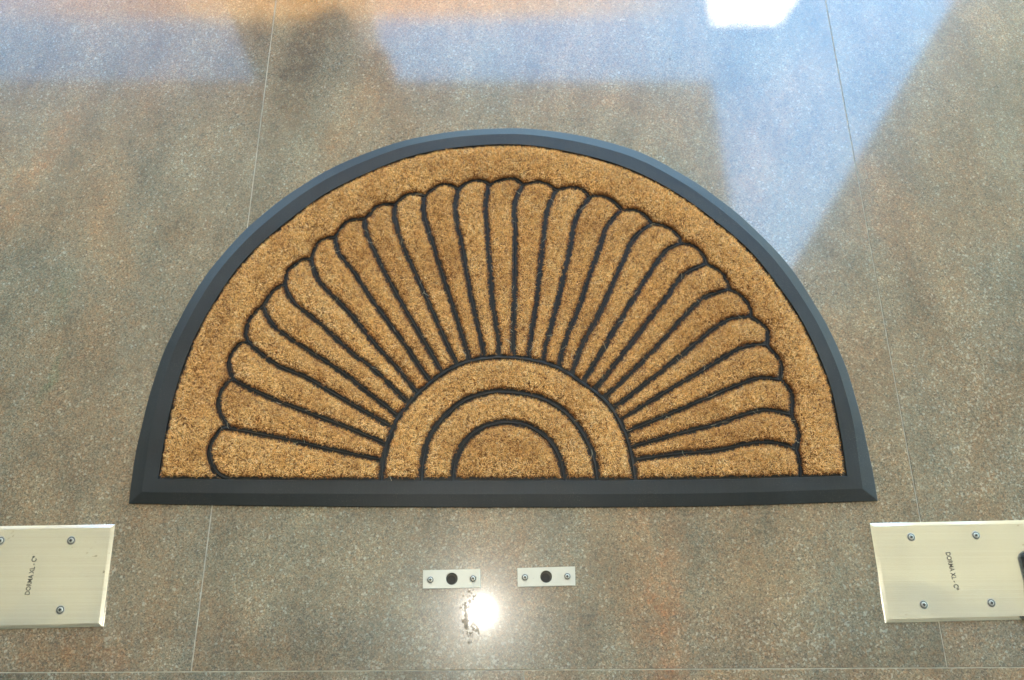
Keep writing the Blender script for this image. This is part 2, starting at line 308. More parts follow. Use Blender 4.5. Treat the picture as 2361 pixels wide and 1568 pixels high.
def grout_material(name, c):
    m, nt, P = mat(name); L = nt.links.new
    g = N(nt, 'ShaderNodeNewGeometry'); n = N(nt, 'ShaderNodeTexNoise', i_Scale=90.0, i_Detail=4.0); L(g.outputs['Position'], n.inputs['Vector'])
    L(ramp(nt, n.outputs[0], [(.3, tuple(x * .7 for x in c)), (.7, tuple(min(1, x * 1.2) for x in c))]), P.inputs['Base Color'])
    P.inputs['Roughness'].default_value = .8; return m
M_GROUT = grout_material('grout', (.40, .36, .28))

def rubber_material():
    m, nt, P = mat('black_rubber'); L = nt.links.new
    g = N(nt, 'ShaderNodeNewGeometry')
    n = N(nt, 'ShaderNodeTexNoise', i_Scale=14.0, i_Detail=6.0, i_Roughness=.65); L(g.outputs['Position'], n.inputs['Vector'])
    f = N(nt, 'ShaderNodeTexNoise', i_Scale=420.0, i_Detail=3.0); L(g.outputs['Position'], f.inputs['Vector'])
    mp = N(nt, 'ShaderNodeMapping'); mp.inputs['Scale'].default_value = (60, 4, 1); L(g.outputs['Position'], mp.inputs[0])
    st = N(nt, 'ShaderNodeTexNoise', i_Scale=6.0, i_Detail=3.0); L(mp.outputs[0], st.inputs['Vector'])
    a = ramp(nt, n.outputs[0], [(.3, (.010, .0122, .0132)), (.55, (.0145, .0172, .018)), (.75, (.021, .0235, .024))])
    a = mix(nt, math_n(nt, 'MULTIPLY', ramp(nt, st.outputs[0], [(.45, (0, 0, 0)), (.75, (1, 1, 1))]), .35), a, (.025, .025, .023))
    d1 = N(nt, 'ShaderNodeTexNoise', i_Scale=700.0, i_Detail=2.0); L(g.outputs['Position'], d1.inputs['Vector'])
    d2 = N(nt, 'ShaderNodeTexNoise', i_Scale=22.0, i_Detail=4.0, i_Roughness=.7); L(g.outputs['Position'], d2.inputs['Vector'])
    dust = math_n(nt, 'MULTIPLY', ramp(nt, d1.outputs[0], [(.56, (0, 0, 0)), (.70, (1, 1, 1))]), ramp(nt, d2.outputs[0], [(.45, (.05, .05, .05)), (.65, (.6, .6, .6))]))
    a = mix(nt, dust, a, (.075, .065, .05))
    L(a, P.inputs['Base Color'])
    L(math_n(nt, 'ADD', math_n(nt, 'MULTIPLY', n.outputs[0], .25), .33), P.inputs['Roughness'])
    b = N(nt, 'ShaderNodeBump', i_Strength=.3, i_Distance=.0002); L(f.outputs[0], b.inputs['Height']); L(b.outputs[0], P.inputs['Normal'])
    P.inputs['IOR'].default_value = 1.42
    return m
M_RUBBER = rubber_material()

def coir_material():
    m, nt, P = mat('coir_fibre'); L = nt.links.new
    at = N(nt, 'ShaderNodeAttribute', attribute_name='tone')
    g = N(nt, 'ShaderNodeNewGeometry')
    n = N(nt, 'ShaderNodeTexNoise', i_Scale=55.0, i_Detail=5.0, i_Roughness=.8); L(g.outputs['Position'], n.inputs['Vector'])
    n2 = N(nt, 'ShaderNodeTexNoise', i_Scale=9.0, i_Detail=3.0, i_Roughness=.6); L(g.outputs['Position'], n2.inputs['Vector'])
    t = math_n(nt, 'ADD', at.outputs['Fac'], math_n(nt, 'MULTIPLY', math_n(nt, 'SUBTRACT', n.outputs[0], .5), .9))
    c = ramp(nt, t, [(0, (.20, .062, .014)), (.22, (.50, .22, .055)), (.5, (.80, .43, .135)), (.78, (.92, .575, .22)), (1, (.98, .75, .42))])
    c = mix(nt, 1.0, c, ramp(nt, n2.outputs[0], [(.34, (.86, .80, .72)), (.5, (1, 1, 1)), (.68, (1.06, 1.05, 1.0))]), 'MULTIPLY')
    q = N(nt, 'ShaderNodeMapping', vector_type='TEXTURE'); q.inputs['Location'].default_value = (-.385, .345, 0)
    q.inputs['Rotation'].default_value = (0, 0, R(-12)); q.inputs['Scale'].default_value = (.035, .10, 1); L(g.outputs['Position'], q.inputs[0])
    ln = N(nt, 'ShaderNodeVectorMath', operation='LENGTH'); L(q.outputs[0], ln.inputs[0])
    f = math_n(nt, 'MULTIPLY', ramp(nt, ln.outputs['Value'], [(.1, (1, 1, 1)), (1, (0, 0, 0))]), ramp(nt, n.outputs[0], [(.4, (.1, .1, .1)), (.6, (1, 1, 1))]))
    c = mix(nt, math_n(nt, 'MULTIPLY', f, .6), c, mix(nt, 1.0, c, (.78, .62, .50), 'MULTIPLY'))     # damp-looking stain on the left of the band
    L(c, P.inputs['Base Color']); P.inputs['Roughness'].default_value = .62; P.inputs['Specular IOR Level'].default_value = .35
    return m
M_COIR = coir_material()
def simple(name, c, rough=.5, metal=0.0, noise=None):
    m, nt, P = mat(name); P.inputs['Base Color'].default_value = (*c, 1); P.inputs['Roughness'].default_value = rough; P.inputs['Metallic'].default_value = metal
    if noise:
        g = N(nt, 'ShaderNodeNewGeometry'); n = N(nt, 'ShaderNodeTexNoise', i_Scale=noise, i_Detail=5.0); nt.links.new(g.outputs['Position'], n.inputs['Vector'])
        nt.links.new(ramp(nt, n.outputs[0], [(.3, tuple(x * .8 for x in c)), (.7, tuple(min(1, x * 1.15) for x in c))]), P.inputs['Base Color'])
    return m
M_COIR_CORE = simple('coir_core', (.15, .06, .018), .9, 0, 400.0)  # darker block colour, with the groove shade put into it

def steel_material(name, c, rough, metal, streak=(3, 700)):
    m, nt, P = mat(name); L = nt.links.new
    g = N(nt, 'ShaderNodeNewGeometry')
    mp = N(nt, 'ShaderNodeMapping'); mp.inputs['Scale'].default_value = (streak[0], streak[1], 1); L(g.outputs['Position'], mp.inputs[0])
    n = N(nt, 'ShaderNodeTexNoise', i_Scale=1.0, i_Detail=5.0, i_Roughness=.6); L(mp.outputs[0], n.inputs['Vector'])
    sp = N(nt, 'ShaderNodeTexNoise', i_Scale=150.0, i_Detail=2.0); L(g.outputs['Position'], sp.inputs['Vector'])
    lo = N(nt, 'ShaderNodeTexNoise', i_Scale=14.0, i_Detail=2.0); L(g.outputs['Position'], lo.inputs['Vector'])
    a = ramp(nt, n.outputs[0], [(.3, tuple(x * .93 for x in c)), (.7, tuple(min(1, x * 1.04) for x in c))])
    spot = math_n(nt, 'MULTIPLY', ramp(nt, sp.outputs[0], [(.69, (0, 0, 0)), (.75, (1, 1, 1))]), ramp(nt, lo.outputs[0], [(.48, (0, 0, 0)), (.62, (.7, .7, .7))]))
    a = mix(nt, spot, a, (.22, .20, .14))
    L(a, P.inputs['Base Color']); P.inputs['Metallic'].default_value = metal
    L(math_n(nt, 'ADD', math_n(nt, 'MULTIPLY', n.outputs[0], .12), rough - .06), P.inputs['Roughness'])
    b = N(nt, 'ShaderNodeBump', i_Strength=.12, i_Distance=.0002); L(n.outputs[0], b.inputs['Height'])
    wv = N(nt, 'ShaderNodeTexNoise', i_Scale=9.0, i_Detail=1.0); L(g.outputs['Position'], wv.inputs['Vector'])
    b2 = N(nt, 'ShaderNodeBump', i_Strength=1.0, i_Distance=.006); L(wv.outputs[0], b2.inputs['Height']); L(b.outputs[0], b2.inputs['Normal']); L(b2.outputs[0], P.inputs['Normal'])
    return m
M_STEEL = steel_material('brushed_steel', (.63, .615, .52), .17, .85)
M_STRIKE = steel_material('satin_aluminium', (.46, .445, .37), .45, .35, (80, 80))
M_SCREW = steel_material('screw_steel', (.42, .41, .36), .4, .7, (200, 200))
M_RECESS_SHADE = simple('recess_shade', (.07, .065, .05), .6, 0, 200.0)  # flat dark colour for the shade in screw rings and bolt-hole walls
M_DARK = simple('dark_recess', (.022, .017, .011), .7, 0, 300.0)  # flat dark colour standing for shade inside bolt holes and slots
M_INK = simple('etched_lettering', (.08, .07, .05), .6)
M_SHOE = simple('black_plastic', (.004, .0042, .0045), .7, 0, 50.0)

# ------------------------------------------------------------------ floor (setting): grout bed and stone tiles
Z0 = -.0006
floor = mesh_obj('floor', [(-25, -25, Z0), (25, -25, Z0), (25, 25, Z0), (-25, 25, Z0)], [(0, 1, 2, 3)], M_GROUT)
floor['kind'] = 'structure'
J = .0006
HOLE_R = .0072
def tile(x0, x1, y0, y1, name='floor_tile'):
    b = .0003
    v = [(x0, y0, -.03), (x1, y0, -.03), (x1, y1, -.03), (x0, y1, -.03),
         (x0, y0, -b), (x1, y0, -b), (x1, y1, -b), (x0, y1, -b),
         (x0 + b, y0 + b, 0), (x1 - b, y0 + b, 0), (x1 - b, y1 - b, 0), (x0 + b, y1 - b, 0)]
    f = [(0, 3, 2, 1)] + [(i, (i + 1) % 4, 4 + (i + 1) % 4, 4 + i) for i in range(4)] + [(4 + i, 4 + (i + 1) % 4, 8 + (i + 1) % 4, 8 + i) for i in range(4)] + [(8, 9, 10, 11)]
    return mesh_obj(name, v, f, M_STONE, floor)
xs = [-.3645 + .8545 * k for k in range(-3, 5)]
for i in range(len(xs) - 1):
    for (y0, y1) in ((-.012, 1.30), (1.30, 2.60), (2.60, 3.90)):
        tile(xs[i] + J, xs[i + 1] - J, y0 + J, y1 - J)
xb = [.0115 + .8545 * k for k in range(-4, 4)]
for i in range(len(xb) - 1):
    for (y0, y1) in ((-.866, -.012), (-1.72, -.866)):
        tile(xb[i] + J, xb[i + 1] - J, y0 + J, y1 - J)

# ------------------------------------------------------------------ doormat
doormat = thing('doormat', 'half-round coir doormat with sunburst petals in a black rubber border', 'doormat', (-.01, .17, 0))
INV = Matrix.Translation((.01, -.17, 0))
def child(o, root):
    o.parent = root; o.matrix_parent_inverse = Matrix.Translation(root.location).inverted(); return o

ZT = .007                                         # top of the rubber
out_arc = catmull(OUTER_EDGE, .006); in_arc = catmull(INNER_EDGE, .006)
def resamp_n(c, n):
    d = np.r_[0, np.cumsum(np.hypot(*np.diff(c, axis=0).T))]; t = np.linspace(0, d[-1], n)
    return np.c_[np.interp(t, d, c[:, 0]), np.interp(t, d, c[:, 1])]
def smooth_line(c, k=2):
    for _ in range(k): c = np.vstack([c[:1], (c[:-2] + 2 * c[1:-1] + c[2:]) / 4, c[-1:]])
    return c
NA, NB = 120, 60
oa = smooth_line(resamp_n(out_arc, NA), 6); ia = smooth_line(resamp_n(in_arc, NA), 6)
ob = resamp_n(catmull(OUTER_BASE, .01), NB); ib = resamp_n(catmull(INNER_BASE, .01), NB); bb = resamp_n(catmull(BEVEL_BASE, .01), NB)
ia[0] = ib[0]; ia[-1] = ib[-1]; oa[0] = ob[0]; oa[-1] = ob[-1]
# bevel line on the arc: part of the way from outer to inner edge
oa = oa + np.c_[np.sin(np.arange(NA) * .9) * np.sin(np.arange(NA) * .37), np.cos(np.arange(NA) * .71) * np.sin(np.arange(NA) * .23)] * .0004
ba = oa + (ia - oa) * .42; ba[0] = bb[0]; ba[-1] = bb[-1]
k = 6
for i in range(1, k):
    ba[i] = ba[0] * (1 - i / k) + ba[k] * (i / k); ba[-1 - i] = ba[-1] * (1 - i / k) + ba[-1 - k] * (i / k)
loopO = np.vstack([oa, ob[::-1][1:-1]]); loopB = np.vstack([ba, bb[::-1][1:-1]]); loopI = np.vstack([ia, ib[::-1][1:-1]])
n = len(loopO); V = []; 
wob = .0003 * np.sin(np.arange(n) * .35) * np.sin(np.arange(n) * .093)
loopU = loopO + (np.array([-.01, .40]) - loopO) * .012
for lp, z in ((loopU, 0.0002), (loopO, .0020), (loopO, .0032), (loopB, ZT), (loopI, ZT + .0002), (loopI, .002)):
    for i, p in enumerate(lp): V.append((p[0], p[1], z + (wob[i] if z > .005 else 0)))
F = []
for r_ in range(5):
    for i in range(n):
        j = (i + 1) % n; F.append((r_ * n + i, r_ * n + j, (r_ + 1) * n + j, (r_ + 1) * n + i))
bm = bmesh.new(); vs = [bm.verts.new(v) for v in V]
for f in F: bm.faces.new([vs[i] for i in f])
border = bm_obj('rubber_border', bm, M_RUBBER); child(border, doormat)
md = border.modifiers.new('bevel', 'BEVEL'); md.width = .0009; md.segments = 2; md.limit_method = 'ANGLE'; md.angle_limit = R(18)
# backing sheet
bm = bmesh.new(); vs = [bm.verts.new((p[0], p[1], .0034)) for p in loopI]; f = bm.faces.new(vs); bmesh.ops.triangulate(bm, faces=[f])
child(bm_obj('rubber_backing', bm, M_RUBBER), doormat)

div = [catmull(d, .004) for d in DIVIDERS]
def snap_y(c, idx, base_y=None):
    return c
base_curve = catmull(INNER_BASE, .005)
def base_y(x): return float(np.interp(x, base_curve[:, 0], base_curve[:, 1]))
arcs = []
for a in (ARC_A, ARC_B, ARC_C):
    a = [tuple(q) for q in a]; a[0] = (a[0][0], base_y(a[0][0])); a[-1] = (a[-1][0], base_y(a[-1][0]))
    arcs.append(smooth_line(resamp_n(catmull(a, .004), 80), 3))
nd = len(DIVIDERS)
scal = []
for i, s in enumerate(SCALLOPS):
    pts = []
    if i > 0: pts.append(DIVIDERS[i - 1][0])
    if i == 0: pts.append(DIVIDERS[0][0])
    pts += list(s)
    if i == 0: pts[-1] = (pts[-1][0], base_y(pts[-1][0]))
    elif i < nd: pts.append(DIVIDERS[i][0])
    else: pts[-1] = (pts[-1][0], base_y(pts[-1][0]))
    scal.append(catmull(pts, .003))
# ribs
def rib(line, name='rubber_rib', w=.0030, top=.0052):
    c = line; t = np.gradient(c, axis=0); t /= np.maximum(np.hypot(*t.T), 1e-9)[:, None]; nn = np.c_[-t[:, 1], t[:, 0]]
    prof = [(-w / 2, .003), (-w / 2, top - .0008), (-w / 4, top), (w / 4, top), (w / 2, top - .0008), (w / 2, .003)]
    V = []; F = []
    for i in range(len(c)):
        for (o_, z) in prof: V.append((c[i, 0] + nn[i, 0] * o_, c[i, 1] + nn[i, 1] * o_, z))
    m_ = len(prof)
    for i in range(len(c) - 1):
        for j in range(m_ - 1): F.append((i * m_ + j, i * m_ + j + 1, (i + 1) * m_ + j + 1, (i + 1) * m_ + j))
    bm = bmesh.new(); vs = [bm.verts.new(v) for v in V]
    for f in F: bm.faces.new([vs[q] for q in f])
    return child(bm_obj(name, bm, M_RUBBER, smooth=True), doormat)
for d in div: rib(resamp_n(d, 26), w=.0026)
for a in arcs: rib(a, w=.0036, top=.0058)
for i, s in enumerate(scal): rib(resamp_n(s, 16 if i not in (0, 25) else 30), 'scallop_rib', w=.0034 if i == 0 else .0024)

# coir panels
def panel_poly_petal(i):
    A = arcs[0]
    def nearest(p): return int(np.argmin(np.hypot(*(A - p).T)))
    inner_hi = nearest(div[i][-1]) if i < nd else len(A) - 1
    inner_lo = nearest(div[i - 1][-1]) if i > 0 else 0
    arcseg = A[inner_lo:inner_hi + 1]
    parts = []
    if i == 0:
        s = scal[0]                                # from junction 0 down to the base
        parts = [s[::-1], div[0], arcseg[::-1]]
    elif i < nd:
        parts = [div[i - 1][::-1], scal[i], div[i], arcseg[::-1]]
    else:
        parts = [div[i - 1][::-1], scal[i], arcseg[::-1]]
    p = np.vstack(parts)
    keep = np.r_[True, np.hypot(*np.diff(p, axis=0).T) > 1e-4]
    return p[keep]
polys = [('petal', panel_poly_petal(i), .0034) for i in range(nd + 1)]
bandp = [in_arc]
line = []
for i in range(nd, 0, -1): line.append(scal[i][::-1])
line.append(scal[0])
# outer band: along inner edge left->right, then scallops right->left
p = np.vstack([ia] + line); keep = np.r_[True, np.hypot(*np.diff(p, axis=0).T) > 1e-4]
polys.append(('outer_band', p[keep], .0030))
polys.append(('outer_ring', np.vstack([arcs[0], arcs[1][::-1]]), .0041))
polys.append(('inner_ring', np.vstack([arcs[1], arcs[2][::-1]]), .0041))
polys.append(('half_disc', arcs[2].copy(), .0041))

FIB_PER_M2 = 1.5e6
ZB = .0082
gx = rng.normal(size=(64, 64)); gy = rng.normal(size=(64, 64))
def field(g, p, s):
    u = (p[:, 0] + 1) * s; v = (p[:, 1] + 1) * s; i = np.floor(u).astype(int); j = np.floor(v).astype(int); fu = u - i; fv = v - j
    fu = fu * fu * (3 - 2 * fu); fv = fv * fv * (3 - 2 * fv)
    G = lambda a, b: g[a % 64, b % 64]
    return (G(i, j) * (1 - fu) + G(i + 1, j) * fu) * (1 - fv) + (G(i, j + 1) * (1 - fu) + G(i + 1, j + 1) * fu) * fv
def coir_panel(name, poly, d):
    if area(poly) < 0: poly = poly[::-1]
    lo, hi = poly.min(0), poly.max(0)
    M = int((hi - lo).prod() * FIB_PER_M2)
    pts = lo + rng.random((M, 2)) * (hi - lo)
    pts = pts[inside(pts, poly)]
    dist = seg_dist(pts, poly)
    edge = d + .0007 * field(gx, pts, 240) + .0007 * field(gy, pts, 600)
    ok = dist > edge; pts = pts[ok]; dist = dist[ok] - d
    # outward direction near the edge: numerical gradient of the distance
    e = .0004
    near = dist < .004
    gr = np.zeros_like(pts)
    if near.any():
        q = pts[near]
        gr[near, 0] = seg_dist(q + [e, 0], poly) - seg_dist(q - [e, 0], poly)
        gr[near, 1] = seg_dist(q + [0, e], poly) - seg_dist(q - [0, e], poly)
        gr[near] /= np.maximum(np.hypot(*gr[near].T), 1e-9)[:, None]
    n_ = len(pts)
    lean = rng.normal(size=(n_, 2)) * .62 + np.c_[field(gx, pts, 260), field(gy, pts, 260)] * .45
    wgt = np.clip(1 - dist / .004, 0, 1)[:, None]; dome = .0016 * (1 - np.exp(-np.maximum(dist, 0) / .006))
    lean = lean * (1 - .35 * wgt) + gr * wgt * .10
    ln_ = rng.uniform(.0028, .0054, n_) * (1 + .16 * field(gy, pts, 120)) * (1 - .3 * wgt[:, 0])
    dirv = np.c_[lean, np.ones(n_)]; dirv /= np.linalg.norm(dirv, axis=1)[:, None]
    sd = rng.normal(size=(n_, 2)) * .5
    droop = np.c_[lean + sd, np.full(n_, .25)]; droop /= np.linalg.norm(droop, axis=1)[:, None]
    root = np.c_[pts, ZB - .0026 + .0024 * np.clip(dist / .0035, 0, 1) ** .6 + dome - .0008 + rng.random(n_) * .0004]
    mid = root + dirv * (ln_ * .6)[:, None]; tip = mid + droop * (ln_ * .5)[:, None]
    wd = rng.uniform(.00016, .00034, n_)
    ang = rng.random(n_) * math.tau; sv = np.c_[np.cos(ang), np.sin(ang), np.zeros(n_)] * wd[:, None]
    co = np.empty((n_, 5, 3)); co[:, 0] = root - sv; co[:, 1] = root + sv; co[:, 2] = mid + sv * .9; co[:, 3] = mid - sv * .9; co[:, 4] = tip
    tone = np.clip(rng.normal(.56 + rng.normal() * .03, .19, n_) - .46 * wgt[:, 0] ** 1.3, 0, 1)  # fibres browner towards the gaps, edge shading put into their tone
    # block under the fibres
    blk = inset(poly, d + .0012)
    nb_ = len(blk)
    bv = np.vstack([np.c_[blk, np.full(nb_, .003)], np.c_[blk, np.full(nb_, ZB - .0014)]])
    bm = bmesh.new(); vv = [bm.verts.new(x) for x in bv]
    for i in range(nb_): 
        j = (i + 1) % nb_; bm.faces.new((vv[i], vv[j], vv[nb_ + j], vv[nb_ + i]))
    es = [bm.edges.get((vv[nb_ + i], vv[nb_ + (i + 1) % nb_])) for i in range(nb_)]
    bmesh.ops.triangle_fill(bm, use_beauty=True, use_dissolve=False, edges=[x for x in es if x])
    bm.verts.index_update()
    bverts = np.array([x.co for x in bm.verts]); bf = [[x.index for x in f.verts] for f in bm.faces]; bm.free()
    off = len(bverts)
    base = (np.arange(n_) * 5 + off)[:, None]
    quads = (base + np.array([0, 1, 2, 3])).ravel(); tris = (base + np.array([3, 2, 4])).ravel()
    bl = np.array([i for f in bf for i in f]); bt = np.array([len(f) for f in bf])
    loops = np.concatenate([bl, quads, tris]).astype(np.int32)
    tot = np.concatenate([bt, np.full(n_, 4), np.full(n_, 3)]).astype(np.int32)
    st = np.concatenate([[0], np.cumsum(tot)[:-1]]).astype(np.int32)
    me = bpy.data.meshes.new(name)
    allv = np.vstack([bverts, co.reshape(-1, 3)])
    me.vertices.add(len(allv)); me.vertices.foreach_set('co', allv.ravel().astype(np.float32))
    me.loops.add(len(loops)); me.loops.foreach_set('vertex_index', loops)
    me.polygons.add(len(tot)); me.polygons.foreach_set('loop_start', st); me.polygons.foreach_set('loop_total', tot)
    mi = np.concatenate([np.ones(len(bt)), np.zeros(2 * n_)]).astype(np.int32)
    me.materials.append(M_COIR); me.materials.append(M_COIR_CORE)
    me.polygons.foreach_set('material_index', mi)
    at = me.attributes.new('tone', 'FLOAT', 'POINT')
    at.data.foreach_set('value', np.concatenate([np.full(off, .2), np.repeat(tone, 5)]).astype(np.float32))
    me.update(); me.validate()
    o = link(bpy.data.objects.new(name, me)); child(o, doormat); return n_
tot_f = 0
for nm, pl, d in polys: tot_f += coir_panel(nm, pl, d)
print('fibres', tot_f)

# long loose fibres lying on the mat
def strand(pts, r=.00022):
    V = []; F = []
    for i, p in enumerate(pts):
        q = pts[min(i + 1, len(pts) - 1)] - pts[max(i - 1, 0)]; q = q / np.linalg.norm(q); s = np.array([-q[1], q[0], 0]); u = np.array([0, 0, 1.])
        k = r * (1 if i < len(pts) - 1 else .4)
        for a in range(3): V.append(p + (s * math.cos(a * 2.094) + u * math.sin(a * 2.094)) * k)
    for i in range(len(pts) - 1):
        for a in range(3): F.append((i * 3 + a, i * 3 + (a + 1) % 3, i * 3 + 3 + (a + 1) % 3, i * 3 + 3 + a))
    return V, F
M_STRAW = simple('pale_loose_fibre', (.62, .50, .30), .5, 0, 100.0)
V = []; F = []
allp = np.vstack([np.asarray(d) for d in div] + scal)
for i in range(170):
    c = allp[rng.integers(len(allp))] + rng.normal(size=2) * .004
    if i % 2: c = np.array([rng.uniform(-.40, .38), rng.uniform(.21, .60)])
    if not inside(np.array([c]), loopI)[0]: continue
    a = rng.random() * math.tau; L_ = rng.uniform(.005, .014); kz = rng.normal() * 1.2
    ps = []
    p = np.array([c[0], c[1], .0088 + rng.random() * .0018])
    for s in range(6):
        ps.append(p.copy()); p = p + np.array([math.cos(a), math.sin(a), rng.normal() * .12]) * L_ / 5; a += kz / 5
    v, f = strand(ps, rng.uniform(.00012, .0002)); o_ = len(V); V += v; F += [tuple(x + o_ for x in q) for q in f]
o = mesh_obj('loose_fibres', V, F, M_STRAW); o['kind'] = 'stuff'; child(o, doormat)

V = []; F = []
for i in range(34):
    a0 = rng.uniform(.1, 3.04); rr = rng.uniform(.47, .56)
    c = np.array([-.012 + rr * math.cos(a0), .262 + rr * math.sin(a0)]) if i % 3 else np.array([rng.uniform(-.45, .43), rng.uniform(.125, .168)])
    a = rng.random() * math.tau; L_ = rng.uniform(.004, .011); kz = rng.normal() * 1.5; p = np.array([c[0], c[1], .0004]); ps = []
    for q_ in range(6):
        ps.append(p.copy()); p = p + np.array([math.cos(a), math.sin(a), .00005]) * L_ / 5; a += kz / 5
    v, f = strand(ps, .00014); o_ = len(V); V += v; F += [tuple(x + o_ for x in q) for q in f]
o = mesh_obj('shed_fibres', V, F, M_STRAW); o['kind'] = 'stuff'; o['label'] = 'a few pale coir fibres shed on the stone around the doormat'
bm = bmesh.new()
for (gx_, gy_, gr_) in ((.4245, .3495, .0014), (.4178, .150, .0011), (.30, .0358, .0011), (-.235, .13, .0008), (.62, .33, .0009), (-.58, .52, .0009), (.24, .84, .0012)):
    m4 = Matrix.Translation((gx_, gy_, gr_ * .5)) @ Matrix.Rotation(gx_ * 9, 4, 'Z') @ Matrix.Diagonal((1.2, .8, .6, 1))
    bmesh.ops.create_icosphere(bm, subdivisions=1, radius=gr_, matrix=m4)
o = bm_obj('grit', bm, simple('dark_grit', (.02, .018, .015), .8, 0, 100.0)); o['kind'] = 'stuff'; o['label'] = 'dark crumbs of grit scattered on the stone floor'

# ------------------------------------------------------------------ metal plates in the floor
def bevel_plate(name, quad, z, root, m, bev=.004, edge=.0019):
    q = np.array(quad); c = q.mean(0)
    if area(q) < 0: q = q[::-1]
    ins = []
    nq = len(q)
    for i in range(nq):
        a = q[i] - q[i - 1]; b = q[(i + 1) % nq] - q[i]; a = a / np.linalg.norm(a); b = b / np.linalg.norm(b)
        na = np.array([-a[1], a[0]]); nb2 = np.array([-b[1], b[0]]); h = na + nb2; h = h / (h @ na) ; ins.append(q[i] + h * bev)
    ins = np.array(ins); V = []; F = []
    for lp, zz in ((q, -.002), (q, edge), (ins, z)):
        for p in lp: V.append((p[0], p[1], zz))
    for r_ in range(2):
        for i in range(nq): F.append((r_ * nq + i, r_ * nq + (i + 1) % nq, (r_ + 1) * nq + (i + 1) % nq, (r_ + 1) * nq + i))
    F.append(tuple(range(2 * nq, 3 * nq)))
    bm = bmesh.new(); vs = [bm.verts.new(v) for v in V]; fs = [bm.faces.new([vs[i] for i in f]) for f in F]
    o = bm_obj(name, bm, m); child(o, root); return o
def screw(x, y, z, r, root, rx=0, cone=1.35):
    """countersunk cross-head screw: flat ring coloured dark for recess shade, domed head, cross slot"""
    bm = bmesh.new(); n_ = 24
    rings = [(r * cone, z + .0001), (r * 1.16, z + .0003), (r * .84, z + .0003), (r * .80, z + .0006), (r * .64, z + .0009), (r * .3, z + .0010)]
    prev = None
    for (rr, zz) in rings:
        cur = [bm.verts.new((x + rr * math.cos(t * math.tau / n_), y + rr * math.sin(t * math.tau / n_), zz)) for t in range(n_)]
        if prev:
            for t in range(n_): bm.faces.new((prev[t], prev[(t + 1) % n_], cur[(t + 1) % n_], cur[t])).material_index = 1 if rr == r * .84 else 0  # the flat ring is coloured dark as the recess's shade
        prev = cur
    bm.faces.new(prev)
    o = bm_obj('screw', bm, M_SCREW, smooth=False); o.data.materials.append(M_RECESS_SHADE); child(o, root)
    bm = bmesh.new(); zz = z + .0012
    for a in (rx, rx + math.pi / 2):
        c_, s_ = math.cos(a), math.sin(a); l, w_ = r * .46, r * .19
        bm.faces.new([bm.verts.new((x + u * c_ - v * s_, y + u * s_ + v * c_, zz + (0.00003 if a > rx else 0))) for u, v in ((-l, -w_), (l, -w_), (l, w_), (-l, w_))])
    s = bm_obj('slot', bm, M_DARK)
    s.parent = o
    return o
def lettering(body, p0, p1, root, flip, z):
    cu = bpy.data.curves.new('lettering', 'FONT'); cu.body = body; cu.size = 1.0; cu.extrude = 0.0; cu.align_x = 'LEFT'; cu.offset = .014
    tmp = bpy.data.objects.new('tmp', cu); SC.collection.objects.link(tmp)
    bpy.context.view_layer.update()
    me = bpy.data.meshes.new_from_object(tmp.evaluated_get(bpy.context.evaluated_depsgraph_get()))
    bpy.data.objects.remove(tmp); bpy.data.curves.remove(cu)
    n_ = len(me.vertices); co = np.empty(n_ * 3, np.float32); me.vertices.foreach_get('co', co); co = co.reshape(-1, 3)
    wdt = co[:, 0].max() - co[:, 0].min(); x0 = co[:, 0].min()
    p0 = np.array(p0); p1 = np.array(p1); d = p1 - p0; L_ = np.linalg.norm(d); d /= L_; nrm = np.array([-d[1], d[0]])
    s = L_ / wdt; hs = .0056 / .72
    out = np.empty_like(co)
    out[:, :2] = p0 + np.outer((co[:, 0] - x0) * s, d) + np.outer((co[:, 1]) * hs, nrm); out[:, 2] = z
    me.vertices.foreach_set('co', out.ravel()); me.materials.append(M_INK); me.name = 'lettering'; me.update()
    o = link(bpy.data.objects.new('lettering', me)); child(o, root)
ZC = .0032
cl = thing('floor_spring_cover', 'steel floor plate with a sloping rim at the left edge, left of the doormat corner', 'cover plate', (-.54, .09, 0), 'steel cover plates set in the floor')
QL = [COVER_L[0], COVER_L[1], (-.80, .0305), (-.81, .149)]
bevel_plate('plate', QL, ZC, cl, M_STEEL, .0038)
for (x, y) in SCREWS_L + [(-.61, .055)]: screw(x, y, ZC, .0039, cl, random.random())
lettering('DORMA XL - C*', TEXT_L[0], TEXT_L[1], cl, False, ZC + .0003)
cr = thing('floor_spring_cover', 'steel floor plate with a sloping rim at the right edge, beside a black door shoe', 'cover plate', (.53, .09, 0), 'steel cover plates set in the floor')
QR = [COVER_R[0], (.700, .1530), (.700, .0395), (.4305, .0362)]
QR = [COVER_R[0], (.6700, .1528), (.6700, .0405), COVER_R[3]]
bevel_plate('plate', QR, ZC, cr, M_STEEL, .0038)
for (x, y) in SCREWS_R: screw(x, y, ZC, .0037, cr, random.random())
lettering('DORMA XL - C*', TEXT_R[0], TEXT_R[1], cr, True, ZC + .0003)

